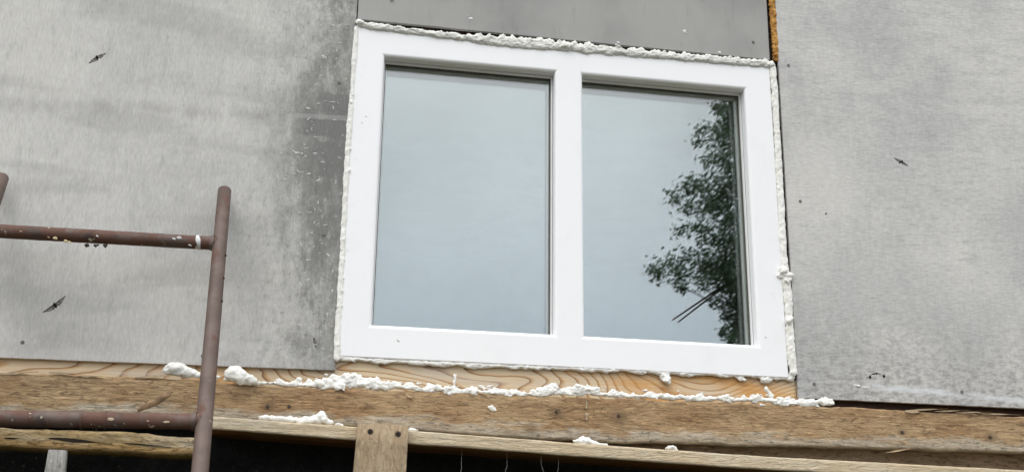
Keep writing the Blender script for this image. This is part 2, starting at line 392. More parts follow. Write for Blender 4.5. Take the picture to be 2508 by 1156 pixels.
def old_wood(name, brown, pale, grey, lowgrey=0.45, along=0, dark=(0.06, 0.04, 0.025), under=None, fade=0.65, stains=()):
    """weathered sawn timber; UV: metres along, 0..1 across"""
    t = NT(name); u = t.uv(); ux, uy, _ = t.sep(u); p = t.pos()
    def sv(a, b): return (a, b, b) if along == 0 else (b, b, a)
    fib = t.noise(t.map(p, sv(36, 120)), 1.0, 6, 0.75, 0.6)
    fib2 = t.noise(t.map(p, sv(6, 90), loc=(2, 0, 5)), 1.0, 4, 0.65)
    big = t.noise(t.map(p, sv(5, 16)), 1.0, 5, 0.65)
    c = t.mix(t.rng(big, 0.36, 0.64), brown, pale)
    c = t.mix(t.mul(t.rng(fib2, 0.50, 0.66), fade*0.7), c, tuple(v*0.55 for v in brown))
    c = t.mix(t.mul(t.rng(fib, 0.52, 0.62), fade), c, dark)
    c = t.mix(t.mul(t.rng(fib, 0.46, 0.30), fade*0.85), c, tuple(min(1, v*1.6) for v in pale))
    if lowgrey:
        lg = t.rng(t.add(uy, t.mul(t.add(t.noise(t.map(p, (10, 10, 40)), 1.0, 5, 0.7), -0.5), 1.1)), lowgrey, lowgrey-0.30)
        c = t.mix(t.mul(lg, 0.75), c, grey)
        c = t.mix(t.mul(t.mul(lg, t.rng(fib, 0.52, 0.62)), 0.75), c, tuple(v*0.3 for v in grey))
        c = t.mix(t.mul(t.mul(lg, t.rng(fib, 0.46, 0.36)), 0.5), c, tuple(min(1, v*1.35) for v in grey))
    spots = t.rng(t.noise(t.map(p, sv(12, 26), loc=(1.7, 0, 4)), 1.0, 4, 0.6), 0.62, 0.74)
    c = t.mix(t.mul(spots, 0.6), c, dark)
    for px, py, r_ in stains:
        k = P(px, py, -0.045); x, y, z = t.sep(p); dx, dz = t.add(x, -k.x), t.mul(t.add(z, -k.z), 1.6)
        rd = t.add(t.math('SQRT', t.add(t.mul(dx, dx), t.mul(dz, dz))), t.mul(t.add(fib, -0.5), 0.035))
        c = t.mix(t.mul(t.rng(rd, r_, r_*0.15), 0.6), c, dark)
    if under: c = t.mix(t.rng(uy, -0.01, -0.03), c, t.mix(t.rng(fib2, 0.4, 0.6), under, tuple(v*0.6 for v in under)))
    return t.done(c, 0.85, t.bump(t.add(fib, t.mul(fib2, 0.6)), 1.0, 0.012), 0.2)
def pine():
    t = NT('fresh pine with flowing rings'); p = t.pos(); x, y, z = t.sep(p)
    k = P(1690, 905, 0.012)                     # a knot draws the rings around it
    dx = t.add(x, -k.x); dz = t.mul(t.add(z, -k.z-0.01), 3.0)
    rad = t.math('SQRT', t.add(t.mul(dx, dx), t.mul(dz, dz)))
    flow = t.noise(t.map(p, (1.7, 1, 7.0), loc=(0.45, 0, 0.2)), 1.0, 2, 0.45)
    h = t.add(t.mul(flow, 15.0), t.mul(t.math('POWER', rad, 0.6), 26.0))
    h = t.add(h, t.mul(t.noise(t.map(p, (14, 1, 40)), 1.0, 2), 0.35))
    fr = t.math('FRACT', h)
    ring = t.ramp(fr, [(0.0, (0.66, 0.53, 0.36)), (0.62, (0.66, 0.52, 0.34)), (0.82, (0.50, 0.30, 0.14)), (0.92, (0.20, 0.10, 0.045)), (0.97, (0.64, 0.51, 0.34))])
    amber = t.rng(t.noise(t.map(p, (2.4, 1, 6), loc=(2, 0, 0)), 1.0, 3), 0.48, 0.64)
    c = t.mix(t.mul(amber, 0.8), ring, (0.60, 0.30, 0.08))
    gr = t.rng(t.noise(t.map(p, (4, 1, 22), loc=(0, 0, 7)), 1.0, 4), 0.50, 0.68)
    c = t.mix(t.mul(gr, 0.45), c, (0.55, 0.50, 0.44))
    c = t.mix(0.25, c, t.ramp(t.noise(t.map(p, (8, 1, 220)), 1.0, 3), [(0.3, (0.25,)*3), (0.7, (0.75,)*3)]), 'OVERLAY')
    return t.done(c, 0.6, t.bump(fr, 0.2, 0.001), 0.3)
def pipe_paint(name, rust):
    t = NT(name); p = t.pos()
    c = t.mix(t.rng(t.noise(p, 14, 4), 0.35, 0.68), (0.082, 0.053, 0.041), (0.125, 0.086, 0.070))
    rs = t.rng(t.noise(t.map(p, (18, 18, 18)), 1.0, 5, 0.65), 0.60-rust*0.28, 0.72-rust*0.2)
    c = t.mix(t.mul(rs, 0.75), c, (0.115, 0.050, 0.032))
    dk = t.rng(t.noise(t.map(p, (26, 26, 26), loc=(4, 1, 0)), 1.0, 5, 0.7), 0.66-rust*0.10, 0.74-rust*0.06)
    c = t.mix(t.mul(dk, 0.8), c, (0.045, 0.030, 0.025))
    ch = t.rng(t.noise(t.map(p, (46, 46, 46), loc=(9, 3, 2)), 1.0, 4, 0.7), 0.700-rust*0.07, 0.735-rust*0.065)
    c = t.mix(ch, c, (0.55, 0.50, 0.38))
    b = t.bump(t.add(t.mul(rs, 0.5), t.add(t.noise(p, 130, 3), t.mul(ch, -0.6))), 0.3, 0.0015)
    return t.done(c, t.rng(rs, 0, 1, 0.55, 0.8), b, 0.45)
def glass_mat():
    t = NT('window glass'); t.n.remove(t.b)
    g = t.n.new('ShaderNodeNewGeometry')
    dt = t.n.new('ShaderNodeVectorMath'); dt.operation = 'DOT_PRODUCT'
    t.l.new(g.outputs['Normal'], dt.inputs[0]); t.l.new(g.outputs['Incoming'], dt.inputs[1])
    cs = t.math('ABSOLUTE', dt.outputs['Value'])
    fr = t.add(t.mul(t.math('POWER', t.math('SUBTRACT', 1.0, cs), 5.0), 1-0.155), 0.155)   # coated glazing
    tr = t.n.new('ShaderNodeBsdfTransparent'); tr.inputs[0].default_value = (0.93, 0.965, 0.95, 1)
    gl = t.n.new('ShaderNodeBsdfGlossy'); gl.inputs['Roughness'].default_value = 0.0; gl.inputs[0].default_value = (0.99, 1.0, 1.0, 1)
    ms = t.n.new('ShaderNodeMixShader'); t.l.new(fr, ms.inputs[0]); t.l.new(tr.outputs[0], ms.inputs[1]); t.l.new(gl.outputs[0], ms.inputs[2])
    t.l.new(ms.outputs[0], t.out.inputs[0]); return t.m
def leaf_mat():
    t = NT('leaf'); oi = t.pos()
    c = t.mix(t.noise(oi, 2.5, 3), (0.045, 0.095, 0.055), (0.10, 0.165, 0.10))
    t.done(c, 0.32, None, 0.7); t.b.inputs['Transmission Weight'].default_value = 0.0
    tl = t.n.new('ShaderNodeBsdfTranslucent'); t.put(tl.inputs[0], (0.09, 0.15, 0.05))
    ms = t.n.new('ShaderNodeMixShader'); ms.inputs[0].default_value = 0.25
    t.l.new(t.b.outputs[0], ms.inputs[1]); t.l.new(tl.outputs[0], ms.inputs[2]); t.l.new(ms.outputs[0], t.out.inputs[0]); return t.m
def wing_mat():
    t = NT('insect wing'); n = t.noise(t.obj(), 900, 2)
    t.done((0.10, 0.085, 0.06), 0.4)
    tr = t.n.new('ShaderNodeBsdfTransparent'); ms = t.n.new('ShaderNodeMixShader'); t.put(ms.inputs[0], t.rng(n, 0.35, 0.65, 0.25, 0.8))
    t.l.new(tr.outputs[0], ms.inputs[1]); t.l.new(t.b.outputs[0], ms.inputs[2]); t.l.new(ms.outputs[0], t.out.inputs[0]); return t.m
def ground_mat():
    t = NT('trodden grass and soil'); p = t.pos()
    c = t.mix(t.rng(t.noise(p, 0.7, 5), 0.4, 0.62), (0.09, 0.07, 0.05), (0.045, 0.06, 0.022))
    c = t.mix(0.4, c, t.ramp(t.noise(p, 30, 5, 0.7), [(0.3, (0.3,)*3), (0.7, (0.7,)*3)]), 'OVERLAY')
    return t.done(c, 0.95, t.bump(t.noise(p, 25, 5, 0.7), 0.8, 0.03), 0.1)
def void_dark():
    t = NT('painted void darkness with pale crumbs'); p = t.pos()
    c = t.mix(t.rng(t.noise(p, 16, 5, 0.7), 0.4, 0.65), (0.010, 0.011, 0.012), (0.022, 0.023, 0.024))  # darkness of the underfloor void put into the base colour
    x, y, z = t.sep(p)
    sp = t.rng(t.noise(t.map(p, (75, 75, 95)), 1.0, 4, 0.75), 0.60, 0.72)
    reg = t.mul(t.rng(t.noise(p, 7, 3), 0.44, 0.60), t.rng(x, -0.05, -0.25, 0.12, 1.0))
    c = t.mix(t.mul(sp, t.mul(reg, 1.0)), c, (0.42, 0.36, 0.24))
    return t.done(c, 0.85, t.bump(t.noise(p, 60, 4), 0.7, 0.01), 0.2)

M_L, M_R, M_T = cement_left(), cement_right(), cement_top()
M_CORE = old_wood('dark wall framing timber', (0.075, 0.045, 0.032), (0.11, 0.068, 0.05), (0.08, 0.05, 0.04), 0)
M_WHITE = white_frame()
M_GASKET = plain('rubber gasket', (0.085, 0.082, 0.066), 0.6, 0.1)
M_ALU = plain('spacer aluminium', (0.42, 0.42, 0.40), 0.4, 0.05)
M_GLASS = glass_mat()
M_FOAM = foam_mat('polyurethane foam, cream white', (0.84, 0.835, 0.80), (0.77, 0.76, 0.70))
M_FOAMG = foam_mat('polyurethane foam, aged grey white', (0.74, 0.74, 0.70), (0.60, 0.60, 0.55))
M_OCHRE = foam_mat('old ochre foam', (0.58, 0.31, 0.08), (0.30, 0.13, 0.03))
M_PINE = pine()
M_BEAM = old_wood('brown weathered beam', (0.420, 0.265, 0.138), (0.545, 0.385, 0.220), (0.62, 0.565, 0.455), 0.37, 0, (0.15, 0.095, 0.055), stains=((1363, 1012, .035), (1515, 1022, .045), (660, 995, .03), (2210, 1058, .022), (2425, 1070, .025), (1300, 1052, .03)))
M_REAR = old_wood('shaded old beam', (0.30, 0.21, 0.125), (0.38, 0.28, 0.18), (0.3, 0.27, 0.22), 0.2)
M_PLANK = old_wood('pale batten', (0.78, 0.63, 0.42), (0.80, 0.69, 0.51), (0.36, 0.20, 0.10), 0.0, 0, (0.42, 0.30, 0.18), (0.42, 0.19, 0.075), 0.22)
M_OLDPL = old_wood('yellowed old plank', (0.46, 0.33, 0.16), (0.58, 0.49, 0.34), (0.46, 0.28, 0.10), 0.50)
M_POST = old_wood('pale short post', (0.50, 0.375, 0.24), (0.60, 0.475, 0.32), (0.4, 0.35, 0.28), 0.0, 2, (0.22, 0.14, 0.085), None, 0.5)
M_STAKE = old_wood('silver grey stake', (0.40, 0.39, 0.36), (0.52, 0.51, 0.48), (0.4, 0.4, 0.4), 0.0, 2, (0.15, 0.14, 0.13))
M_SPLIN = plain('raw splinter wood', (0.50, 0.38, 0.25), 0.8, 0.2, 60)
M_STEEL = plain('dull screw steel', (0.14, 0.135, 0.13), 0.5, 0.2, 200)
M_RUSTY = plain('rusty nail', (0.055, 0.038, 0.028), 0.7, 0.3, 200)
M_HOLE = plain('dark drilled hole', (0.008, 0.008, 0.008), 0.9, 0.1)
M_RAIL = pipe_paint('brown mauve pipe paint', 0.22)
M_RUNG = pipe_paint('chipped rusty pipe paint', 0.75)
M_WPAINT = plain('white paint splash', (0.66, 0.67, 0.66), 0.6, 0.2, 120)
M_LEAF, M_WING = leaf_mat(), wing_mat()
M_BARK = plain('bark', (0.10, 0.085, 0.07), 0.9, 0.4, 9, 0.6, 0.2)
M_INSECT = plain('dark insect body', (0.02, 0.016, 0.014), 0.5, 0.2, 300)
M_GROUND, M_VOID = ground_mat(), void_dark()
M_ROOM = plain('unpainted room', (0.42, 0.41, 0.39), 0.9, 0.2, 3)

# ------------------------------------------------------------------ ground
n = 2; me = mesh('ground', [(-900, -900, 0), (900, -900, 0), (900, 900, 0), (-900, 900, 0)], [(0, 1, 2, 3)])
g = link('ground', me, M_GROUND, origin=Vector((0, 0, 0))); tag(g, kind='structure')

# ------------------------------------------------------------------ the house wall
XL, XR, ZT = -2.4, 3.6, EYE+2.55
WX0, WX1, WZ0, WZ1 = 0.074, 1.296, EYE+0.602, EYE+1.546            # window frame outline
wall = empty('house_wall', (0.6, 0.1, 0))
tag(wall, 'house wall clad in grey weathered cement sheets around the white window', 'wall')
def sheet(name, outline, yf, th, mat, label):
    """flat cement sheet: outline of (x,z), slightly chipped arris"""
    bm = bmesh.new(); vs_ = [bm.verts.new((x, yf, z)) for x, z in outline]
    f = bm.faces.new(vs_); r = bmesh.ops.extrude_face_region(bm, geom=[f])
    for v in [q for q in r['geom'] if isinstance(q, bmesh.types.BMVert)]: v.co.y += th
    bmesh.ops.recalc_face_normals(bm, faces=bm.faces[:])
    ed = [e for e in bm.edges if all(abs(v.co.y-yf) < 1e-6 for v in e.verts)]
    bmesh.ops.bevel(bm, geom=ed, offset=0.0012, segments=1, affect='EDGES')
    o = link(name, bm_mesh(bm, name), mat, wall, smooth=False); o['label'] = label; return o
def wavy(a, b, n, amp, seed):
    out = []
    for i in range(n+1):
        t = i/n; q = a.lerp(b, t); k = 0 if i in (0, n) else amp*noise.noise(Vector((i*0.9, seed, 0)))
        out.append((q, k))
    return out
a0, a1 = P(0, 876), P(820, 907)
sl = (a1.z-a0.z)/(a1.x-a0.x)
bot_l = [(XL, a0.z+sl*(XL-a0.x))]+[(q.x, q.z+k) for q, k in wavy(a0, a1, 26, 0.0016, 1)]
left_o = bot_l+[(P(873, 45).x, P(873, 45).z), (0.076, ZT), (XL, ZT)]
pl_left = sheet('panel', left_o, 0.0, 0.010, M_L, 'pale cement sheet with a dark dirty edge left of the window')
b0, b1 = P(1956, 974), P(2508, 1000); sl = (b1.z-b0.z)/(b1.x-b0.x)
right_o = [(q.x, q.z+k) for q, k in wavy(b0, b1, 20, 0.0012, 2)]+[(XR, b1.z+sl*(XR-b1.x)), (XR, ZT), (P(1906, 0).x+0.002, ZT), (P(1906, 140).x, P(1906, 140).z)]
pl_right = sheet('panel', right_o, 0.0, 0.010, M_R, 'pale cement sheet with level streaks right of the window')
c0, c1 = P(875.5, 47), P(1886, 147)
top_o = [(q.x, q.z+k) for q, k in wavy(c0, c1, 26, 0.0012, 3)]+[(P(1884, 0).x-0.004, ZT), (0.0768, ZT)]
pl_top = sheet('panel', top_o, 0.001, 0.010, M_T, 'smooth dark grey cement sheet above the window')
# framing behind the sheets, with the window opening left free
bm = bmesh.new()
y0, y1 = 0.024, 0.14; zb = EYE+0.44; box_bm(bm, (XL, y0, WZ1+0.012), (XR, y1, ZT)); box_bm(bm, (XL, y0, zb), (XR, y1, WZ0-0.012))
box_bm(bm, (XL, y0, WZ0-0.012), (WX0-0.012, y1, WZ1+0.012)); box_bm(bm, (WX1+0.012, y0, WZ0-0.012), (XR, y1, WZ1+0.012))
link('wall_framing', bm_mesh(bm, 'wall_framing'), M_CORE, wall, smooth=False)

def disc_head(name, px, py, r_px, panel, y, mat, depth=0.002):
    c = P(px, py, y); r = r_px*0.00116
    bm = bmesh.new(); bmesh.ops.create_cone(bm, cap_ends=True, segments=12, radius1=r, radius2=r*0.75, depth=depth,
        matrix=Matrix.Translation(c+Vector((0, -depth/2+0.0003, 0))) @ Matrix.Rotation(R(90), 4, 'X'))
    return link(name, bm_mesh(bm, name), mat, panel, smooth=False)
for px, py, r in ((55, 838, 4.5), (497, 871, 4.5), (831, 203, 4.5), (793, 575, 4), (771, 836, 4)):
    disc_head('screw', px, py, r, pl_left, 0.0, M_STEEL)
for px, py, r in ((1931, 161, 4.5), (1960, 493, 4.5), (1994, 940, 4.5), (2356, 959, 4.5), (2023, 523, 3)):
    disc_head('screw', px, py, r, pl_right, 0.0, M_STEEL)
for px, py in ((2131, 923), (2165, 921)): disc_head('drill_hole', px, py, 4, pl_right, 0.0, M_HOLE, 0.001)
disc_head('screw', 1845, 104, 4.5, pl_top, 0.001, M_STEEL)
def stain(name, pts, y, mat, panel, seed):
    """thin crust of dirt or render stuck to the sheet"""
    return foam(name, bead(pts, y, seed, 0.35, 0.5, 0.5), mat, 0.0022, 0.001, seed, panel)
stain('dirt_streak', [(2122, 926, 1.5), (2135, 916, 2), (2150, 914, 2), (2160, 918, 1.2)], 0.0, M_HOLE, pl_right, 5)
stain('dirt_streak', [(768, 824, 1.2), (770, 834, 2), (774, 850, 1.5)], 0.0, M_HOLE, pl_left, 6)
stain('render_crumb', [(2090, 941, 2.5), (2108, 947, 2.5), (2130, 948, 3)], 0.0, M_WPAINT, pl_right, 7)
stain('render_crumb', [(718, 371, 2), (738, 377, 2.5), (752, 384, 2)], 0.0, M_WPAINT, pl_left, 8)
for i, (px, py, r) in enumerate(((1676, 79, 4.5), (1763, 129, 3.5), (1145, 40, 3), (1153, 44, 3), (958, 3, 4), (1515, 104, 2.5))):
    stain('foam_speck', [(px-1, py, r), (px+1, py, r)], 0.0, M_WPAINT, pl_top, 20+i)

def flakes(name, n, sampler, y, mat, panel, seed, smin, smax):
    """tiny dried smears of render stuck on a sheet, too small to pick apart"""
    rn = random.Random(seed); v, f = [], []
    for _ in range(n):
        x, z, ang = sampler(rn); L = rn.uniform(smin, smax); w = L*rn.uniform(.16, .4); k = 8; i0 = len(v); ca, sa = math.cos(ang), math.sin(ang)
        yj = rn.uniform(0, 0.0003)
        for yy, sc in ((y+0.0004, 1.0), (y-0.00035, 0.85)):
            for j in range(k):
                a = 2*math.pi*j/k; q = rn.uniform(.6, 1.2) if yy > y else 1.0
                ex, ez = math.cos(a)*L*sc*q, math.sin(a)*w*sc*q; v.append((x+ex*ca-ez*sa, yy-yj, z+ex*sa+ez*ca))
        for j in range(k): f.append((i0+j, i0+(j+1) % k, i0+k+(j+1) % k, i0+k+j))
        f.append(tuple(i0+k+j for j in range(k)))
    me = mesh(name, v, f); bm = bmesh.new(); bm.from_mesh(me); bmesh.ops.recalc_face_normals(bm, faces=bm.faces[:]); bm.to_mesh(me); bm.free()
    o = link(name, me, mat, panel, smooth=False); o['kind'] = 'stuff'; return o
M_RENDER = plain('pale dried render', (0.50, 0.50, 0.48), 0.85, 0.25, 60)
def near_window(rn):
    z = EYE+rn.uniform(0.62, 1.60); return 0.055-abs(rn.gauss(0, 0.075))-0.02*(rn.random() < .5), z, rn.choice((rn.gauss(0.1, .3), rn.gauss(-0.7, .4), rn.gauss(1.4, .4)))
flakes('render_flakes', 150, near_window, 0.0, M_RENDER, pl_left, 3, 0.002, 0.008)
def wide_left(rn): return rn.uniform(-0.8, 0.0), EYE+rn.uniform(0.6, 1.55), rn.gauss(-0.3, .8)
flakes('render_flakes', 60, wide_left, 0.0, M_RENDER, pl_left, 4, 0.0012, 0.004)
def low_right(rn): return rn.uniform(1.35, 2.3), EYE+0.56+abs(rn.gauss(0, 0.12)), rn.gauss(0, .4)
flakes('render_flakes', 120, low_right, 0.0, M_RENDER, pl_right, 6, 0.0015, 0.0045)

# ochre foam in the joint between the top and the right sheet
pts = [(1889, -60, 7), (1890, 0, 7), (1894, 40, 7), (1897, 80, 7), (1900, 120, 6.5), (1901, 152, 6)]
o = foam('joint_foam', bead([(1900, 128, 4), (1902, 148, 5)], 0.002, 31, 0.6), M_OCHRE, 0.0021, 0.0024, 3, strips=[ribbon([(a, b, w*1.25) for a, b, w in pts], 0.004, 0.006, 31, 0.12, 0.12, 30)])
tag(o, 'narrow ochre strip of old foam in the joint above the window right corner', 'foam')

# ------------------------------------------------------------------ room behind the glass
bm = bmesh.new(); vs_ = box_bm(bm, (-1.2, 0.142, EYE-0.75), (3.0, 3.2, EYE+1.85))
fr = [f for f in bm.faces if all(v.co.y < 0.2 for v in f.verts)]
bmesh.ops.delete(bm, geom=fr, context='FACES_ONLY'); bmesh.ops.reverse_faces(bm, faces=bm.faces[:])
o = link('room_interior', bm_mesh(bm, 'room_interior'), M_ROOM, smooth=False); tag(o, kind='structure')

# ------------------------------------------------------------------ the window
win = empty('window', ((WX0+WX1)/2, 0.03, WZ0))
tag(win, 'white two-pane window with wide plastic frame set between the grey sheets', 'window')
PX0, PX1, PX2, PX3 = 0.1572, 0.6425, 0.7235, 1.2125                 # glazed openings
PZ0, PZ1 = EYE+0.690, EYE+1.4560
FY = -0.002; DEP = 0.07
def ring_frame(name, outer, inner, yf, depth, bev, mat, parent):
    """mitred rectangular frame: outer and inner are (x0,z0,x1,z1)"""
    def rect(r, y, grow=0.0): return [(r[0]-grow, y, r[1]-grow), (r[2]+grow, y, r[1]-grow), (r[2]+grow, y, r[3]+grow), (r[0]-grow, y, r[3]+grow)]
    loops = [rect(outer, yf+depth), rect(outer, yf+0.003), rect(outer, yf, -0.003)]
    for k in range(5):
        a = k/4*math.pi/2; loops.append(rect(inner, yf+bev*(1-math.cos(a)), bev*(1-math.sin(a))))
    loops.append(rect(inner, yf+depth))
    verts = [v for l in loops for v in l]; faces = []
    nl = len(loops)
    for i in range(nl):
        j = (i+1) % nl
        for k in range(4):
            a, b = i*4+k, i*4+(k+1) % 4; faces.append((a, b, j*4+(k+1) % 4, j*4+k))
    me = mesh(name, verts, faces); bm = bmesh.new(); bm.from_mesh(me); bmesh.ops.recalc_face_normals(bm, faces=bm.faces[:]); bm.to_mesh(me); bm.free()
    o = link(name, me, mat, parent, smooth=False); return o
ring_frame('frame', (WX0, WZ0, WX1, WZ1), (PX0, PZ0, PX3, PZ1), FY, DEP, 0.009, M_WHITE, win)
# mullion: rounded front, runs between head and sill of the frame
prof = []; bev = 0.009; hw = 0.0
for sx, xx in ((-1, PX1), (1, PX2)):
    arc = [(xx+(-sx)*bev*(1-math.sin(k/4*math.pi/2))*1.0, FY+bev*(1-math.cos(k/4*math.pi/2))) for k in range(5)]
    prof += [(xx, FY+DEP)]+arc[::-1] if sx < 0 else arc+[(xx, FY+DEP)]
verts = [(x, y, z) for z in (PZ0-bev, PZ1+bev) for x, y in prof]; m = len(prof)
faces = [(i, (i+1) % m, m+(i+1) % m, m+i) for i in range(m)]+[tuple(range(m-1, -1, -1)), tuple(range(m, 2*m))]
me = mesh('mullion', verts, faces); bm = bmesh.new(); bm.from_mesh(me); bmesh.ops.recalc_face_normals(bm, faces=bm.faces[:]); bm.to_mesh(me); bm.free()
link('mullion', me, M_WHITE, win, smooth=False)
for (xa, xb, lab) in ((PX0, PX1, 'pane reflecting only pale overcast sky'), (PX2, PX3, 'pane reflecting a leafy tree along its right edge')):
    e = 0.0008
    ring_frame('glazing_bead', (xa+e, PZ0+e, xb-e, PZ1-e), (xa+0.004, PZ0+0.004, xb-0.004, PZ1-0.004), 0.028, 0.012, 0.002, M_WHITE, win)
    ring_frame('gasket', (xa+e, PZ0+e, xb-e, PZ1-e), (xa+0.0065, PZ0+0.0065, xb-0.0065, PZ1-0.0065), 0.0405, 0.005, 0.001, M_GASKET, win)
    pane = link('pane', box('pane', (xa+e, GLASS_Y, PZ0+e), (xb-e, GLASS_Y+0.004, PZ1-e)), M_GLASS, win, smooth=False); pane['label'] = lab
    ring_frame('spacer', (xa+2*e, PZ0+2*e, xb-2*e, PZ1-2*e), (xa+0.011, PZ0+0.011, xb-0.011, PZ1-0.011), GLASS_Y+0.0045, 0.015, 0.0005, M_ALU, pane)
    link('inner_pane', box('inner_pane', (xa+e, GLASS_Y+0.020, PZ0+e), (xb-e, GLASS_Y+0.0235, PZ1-e)), M_GLASS, pane, smooth=False)
# smudges of foam left on the frame face
for i, (px, py) in enumerate(((975, 833), (1876, 826), (896, 285), (886, 300))):
    foam('foam_speck', bead([(px-2, py-2, 2), (px+2, py+2, 2)], FY, 60+i, 0.4), M_FOAMG, 0.0022, 0.001, i, win)

# ------------------------------------------------------------------ foam round the frame
top = [(876, 60, 9), (950, 70, 9), (1050, 83, 8), (1150, 94, 11), (1220, 101, 15), (1300, 108, 16), (1370, 113, 13), (1450, 120, 14), (1550, 130, 12), (1650, 138, 11), (1750, 147, 11), (1850, 155, 11), (1899, 160, 9)]
bl = bead([(948, 62, 5), (952, 66, 5)], -0.008, 70)+bead([(1508, 112, 4), (1516, 116, 4)], -0.008, 71)+bead([(1370, 108, 9), (1400, 116, 7)], -0.008, 72, 0.6)+bead([(1874, 146, 4), (1880, 152, 4)], -0.006, 73)+bead([(872, 52, 6), (886, 60, 9)], -0.004, 74, 0.7)
o = foam('foam_bead', bl, M_FOAMG, 0.0021, 0.0014, 1, strips=[ribbon(top, -0.003, 0.009, 1, 0.75, 0.38, 44)])
tag(o, 'lumpy grey-white foam squeezed out along the top of the window frame', 'foam', None)
rgt = [(1893, 160, 9), (1899, 250, 9), (1904, 330, 8), (1909, 420, 9), (1914, 520, 9), (1919, 620, 9), (1924, 675, 11), (1930, 720, 11), (1934, 800, 11), (1939, 870, 11), (1945, 922, 9)]
bl = bead([(1918, 662, 9), (1926, 676, 13), (1928, 690, 9)], -0.006, 75, 0.7)+bead([(1930, 786, 5), (1940, 780, 4)], -0.01, 76)+bead([(1944, 880, 5), (1946, 886, 5)], -0.005, 77)
o = foam('foam_bead', bl, M_FOAM, 0.0023, 0.0007, 2, strips=[ribbon(rgt, -0.003, 0.007, 2, 0.34, 0.22, 34)]); tag(o, 'white foam strip down the right side of the window frame', 'foam')
lft = [(873, 64, 6), (868, 150, 6), (864, 200, 5), (857, 300, 7), (849, 430, 7), (842, 560, 6), (834, 700, 7), (828, 800, 7), (825, 886, 8)]
rn = random.Random(5); bl = []
for k in range(26):
    py = rn.uniform(230, 880); px = 862-(py-230)*0.0575+rn.uniform(-6, 5); bl += bead([(px-1, py, 2.5), (px+1, py+3, 2.8)], -0.005, 80+k, 0.6)
o = foam('foam_bead', bl, M_FOAM, 0.0026, 0.0005, 3, strips=[ribbon(lft, -0.002, 0.005, 3, 0.30, 0.2, 30)]); tag(o, 'thin white foam strip down the left side of the window frame', 'foam')
bt = [(826, 878, 9), (900, 882, 5), (1000, 887, 5), (1080, 891, 7), (1150, 893, 6), (1300, 899, 5), (1450, 904, 5), (1600, 910, 6), (1750, 916, 5), (1850, 920, 6), (1948, 923, 8)]
bl = bead([(1625, 915, 8), (1632, 928, 9), (1640, 940, 7)], 0.004, 5, 0.5)+bead([(1868, 925, 9), (1882, 930, 9)], 0.004, 6, 0.5)+bead([(1805, 922, 6), (1822, 930, 5)], 0.004, 7, 0.5)+bead([(862, 880, 5), (868, 884, 4)], 0.004, 8)+bead([(1176, 894, 4), (1186, 893, 4)], 0.002, 9)
o = foam('foam_bead', bl, M_FOAM, 0.0021, 0.0014, 4, strips=[ribbon(bt, 0.004, 0.006, 4, 0.3, 0.95, 36)]); tag(o, 'ragged thin foam edge hanging under the window frame above the pine board', 'foam')

# ------------------------------------------------------------------ timbers under the window
def timber(name, me, mat, label, cat): o = link(name, me, mat); return tag(o, label, cat)
pine_b = timber('sill_board', plank('sill_board', None, [(0, 930), (820, 965), (1953, 1000)], 0.012, 0.0235, x0=XL, x1=P(1953, 950, 0.012).x, r=0.001, rough=0.0004, seed=1, face_rough=0.0),
    M_PINE, 'fresh orange pine board with swirling grain just under the window frame', 'board')
bt_top = [(0, 909), (200, 915), (400, 922), (600, 940), (800, 949), (1000, 956), (1300, 967), (1600, 977), (1960, 990), (2200, 1003), (2508, 1019)]
bt_bot = [(0, 1018), (300, 1022), (525, 1024), (870, 1044), (1050, 1054), (1300, 1074), (1600, 1084), (2000, 1093), (2508, 1107)]
beam = timber('timber_beam', plank('timber_beam', bt_top, bt_bot, -0.045, 0.0115, x0=XL, x1=XR, rough=0.003, rag=0.005, seed=2, r=0.004, face_rough=0.003),
    M_BEAM, 'long brown weathered beam running the full width under the pine board', 'beam')
for px, py in ((655, 995), (1363, 1008), (1515, 1018), (2210, 1058), (2425, 1070), (708, 995)):
    disc_head('nail', px, py, 4, beam, -0.0455, M_RUSTY, 0.003)
def splinter(name, a, b, y, w, lift, parent, mat=M_SPLIN):
    pa, pb = P(a[0], a[1], y), P(b[0], b[1], y); d = (pb-pa); up = Vector((-d.z, 0, d.x)).normalized()*w
    n = 8; verts, faces = [], []
    for i in range(n+1):
        t = i/n; q = pa+d*t; ww = up*(math.sin(math.pi*min(1, t*1.15+0.08))*(0.9+0.3*noise.noise(Vector((t*6, a[0], 0)))))
        off = Vector((0, -lift*t*t, 0)); verts += [q-ww+off, q+ww+off+Vector((0, -0.001, 0)), q+off+Vector((0, 0.004, 0))]
    for i in range(n):
        for k in range(3): a_, b_ = i*3+k, i*3+(k+1) % 3; faces.append((a_, b_, b_+3, a_+3))
    faces += [(2, 1, 0), (n*3, n*3+1, n*3+2)]
    return link(name, mesh(name, verts, faces), mat, parent, smooth=False)
sa_, sb_ = P(338, 1006, -0.0385), P(428, 960, -0.0385)
link('sliver', tube('sliver', [sa_.lerp(sb_, k/8) for k in range(9)], [0.007, .0095, .0105, .011, .011, .011, .0105, .009, .005], 12, wob=0.002, seed=4), plain('split sliver', (0.27, 0.175, 0.10), 0.9, 0.4, 50, 0.9), beam)
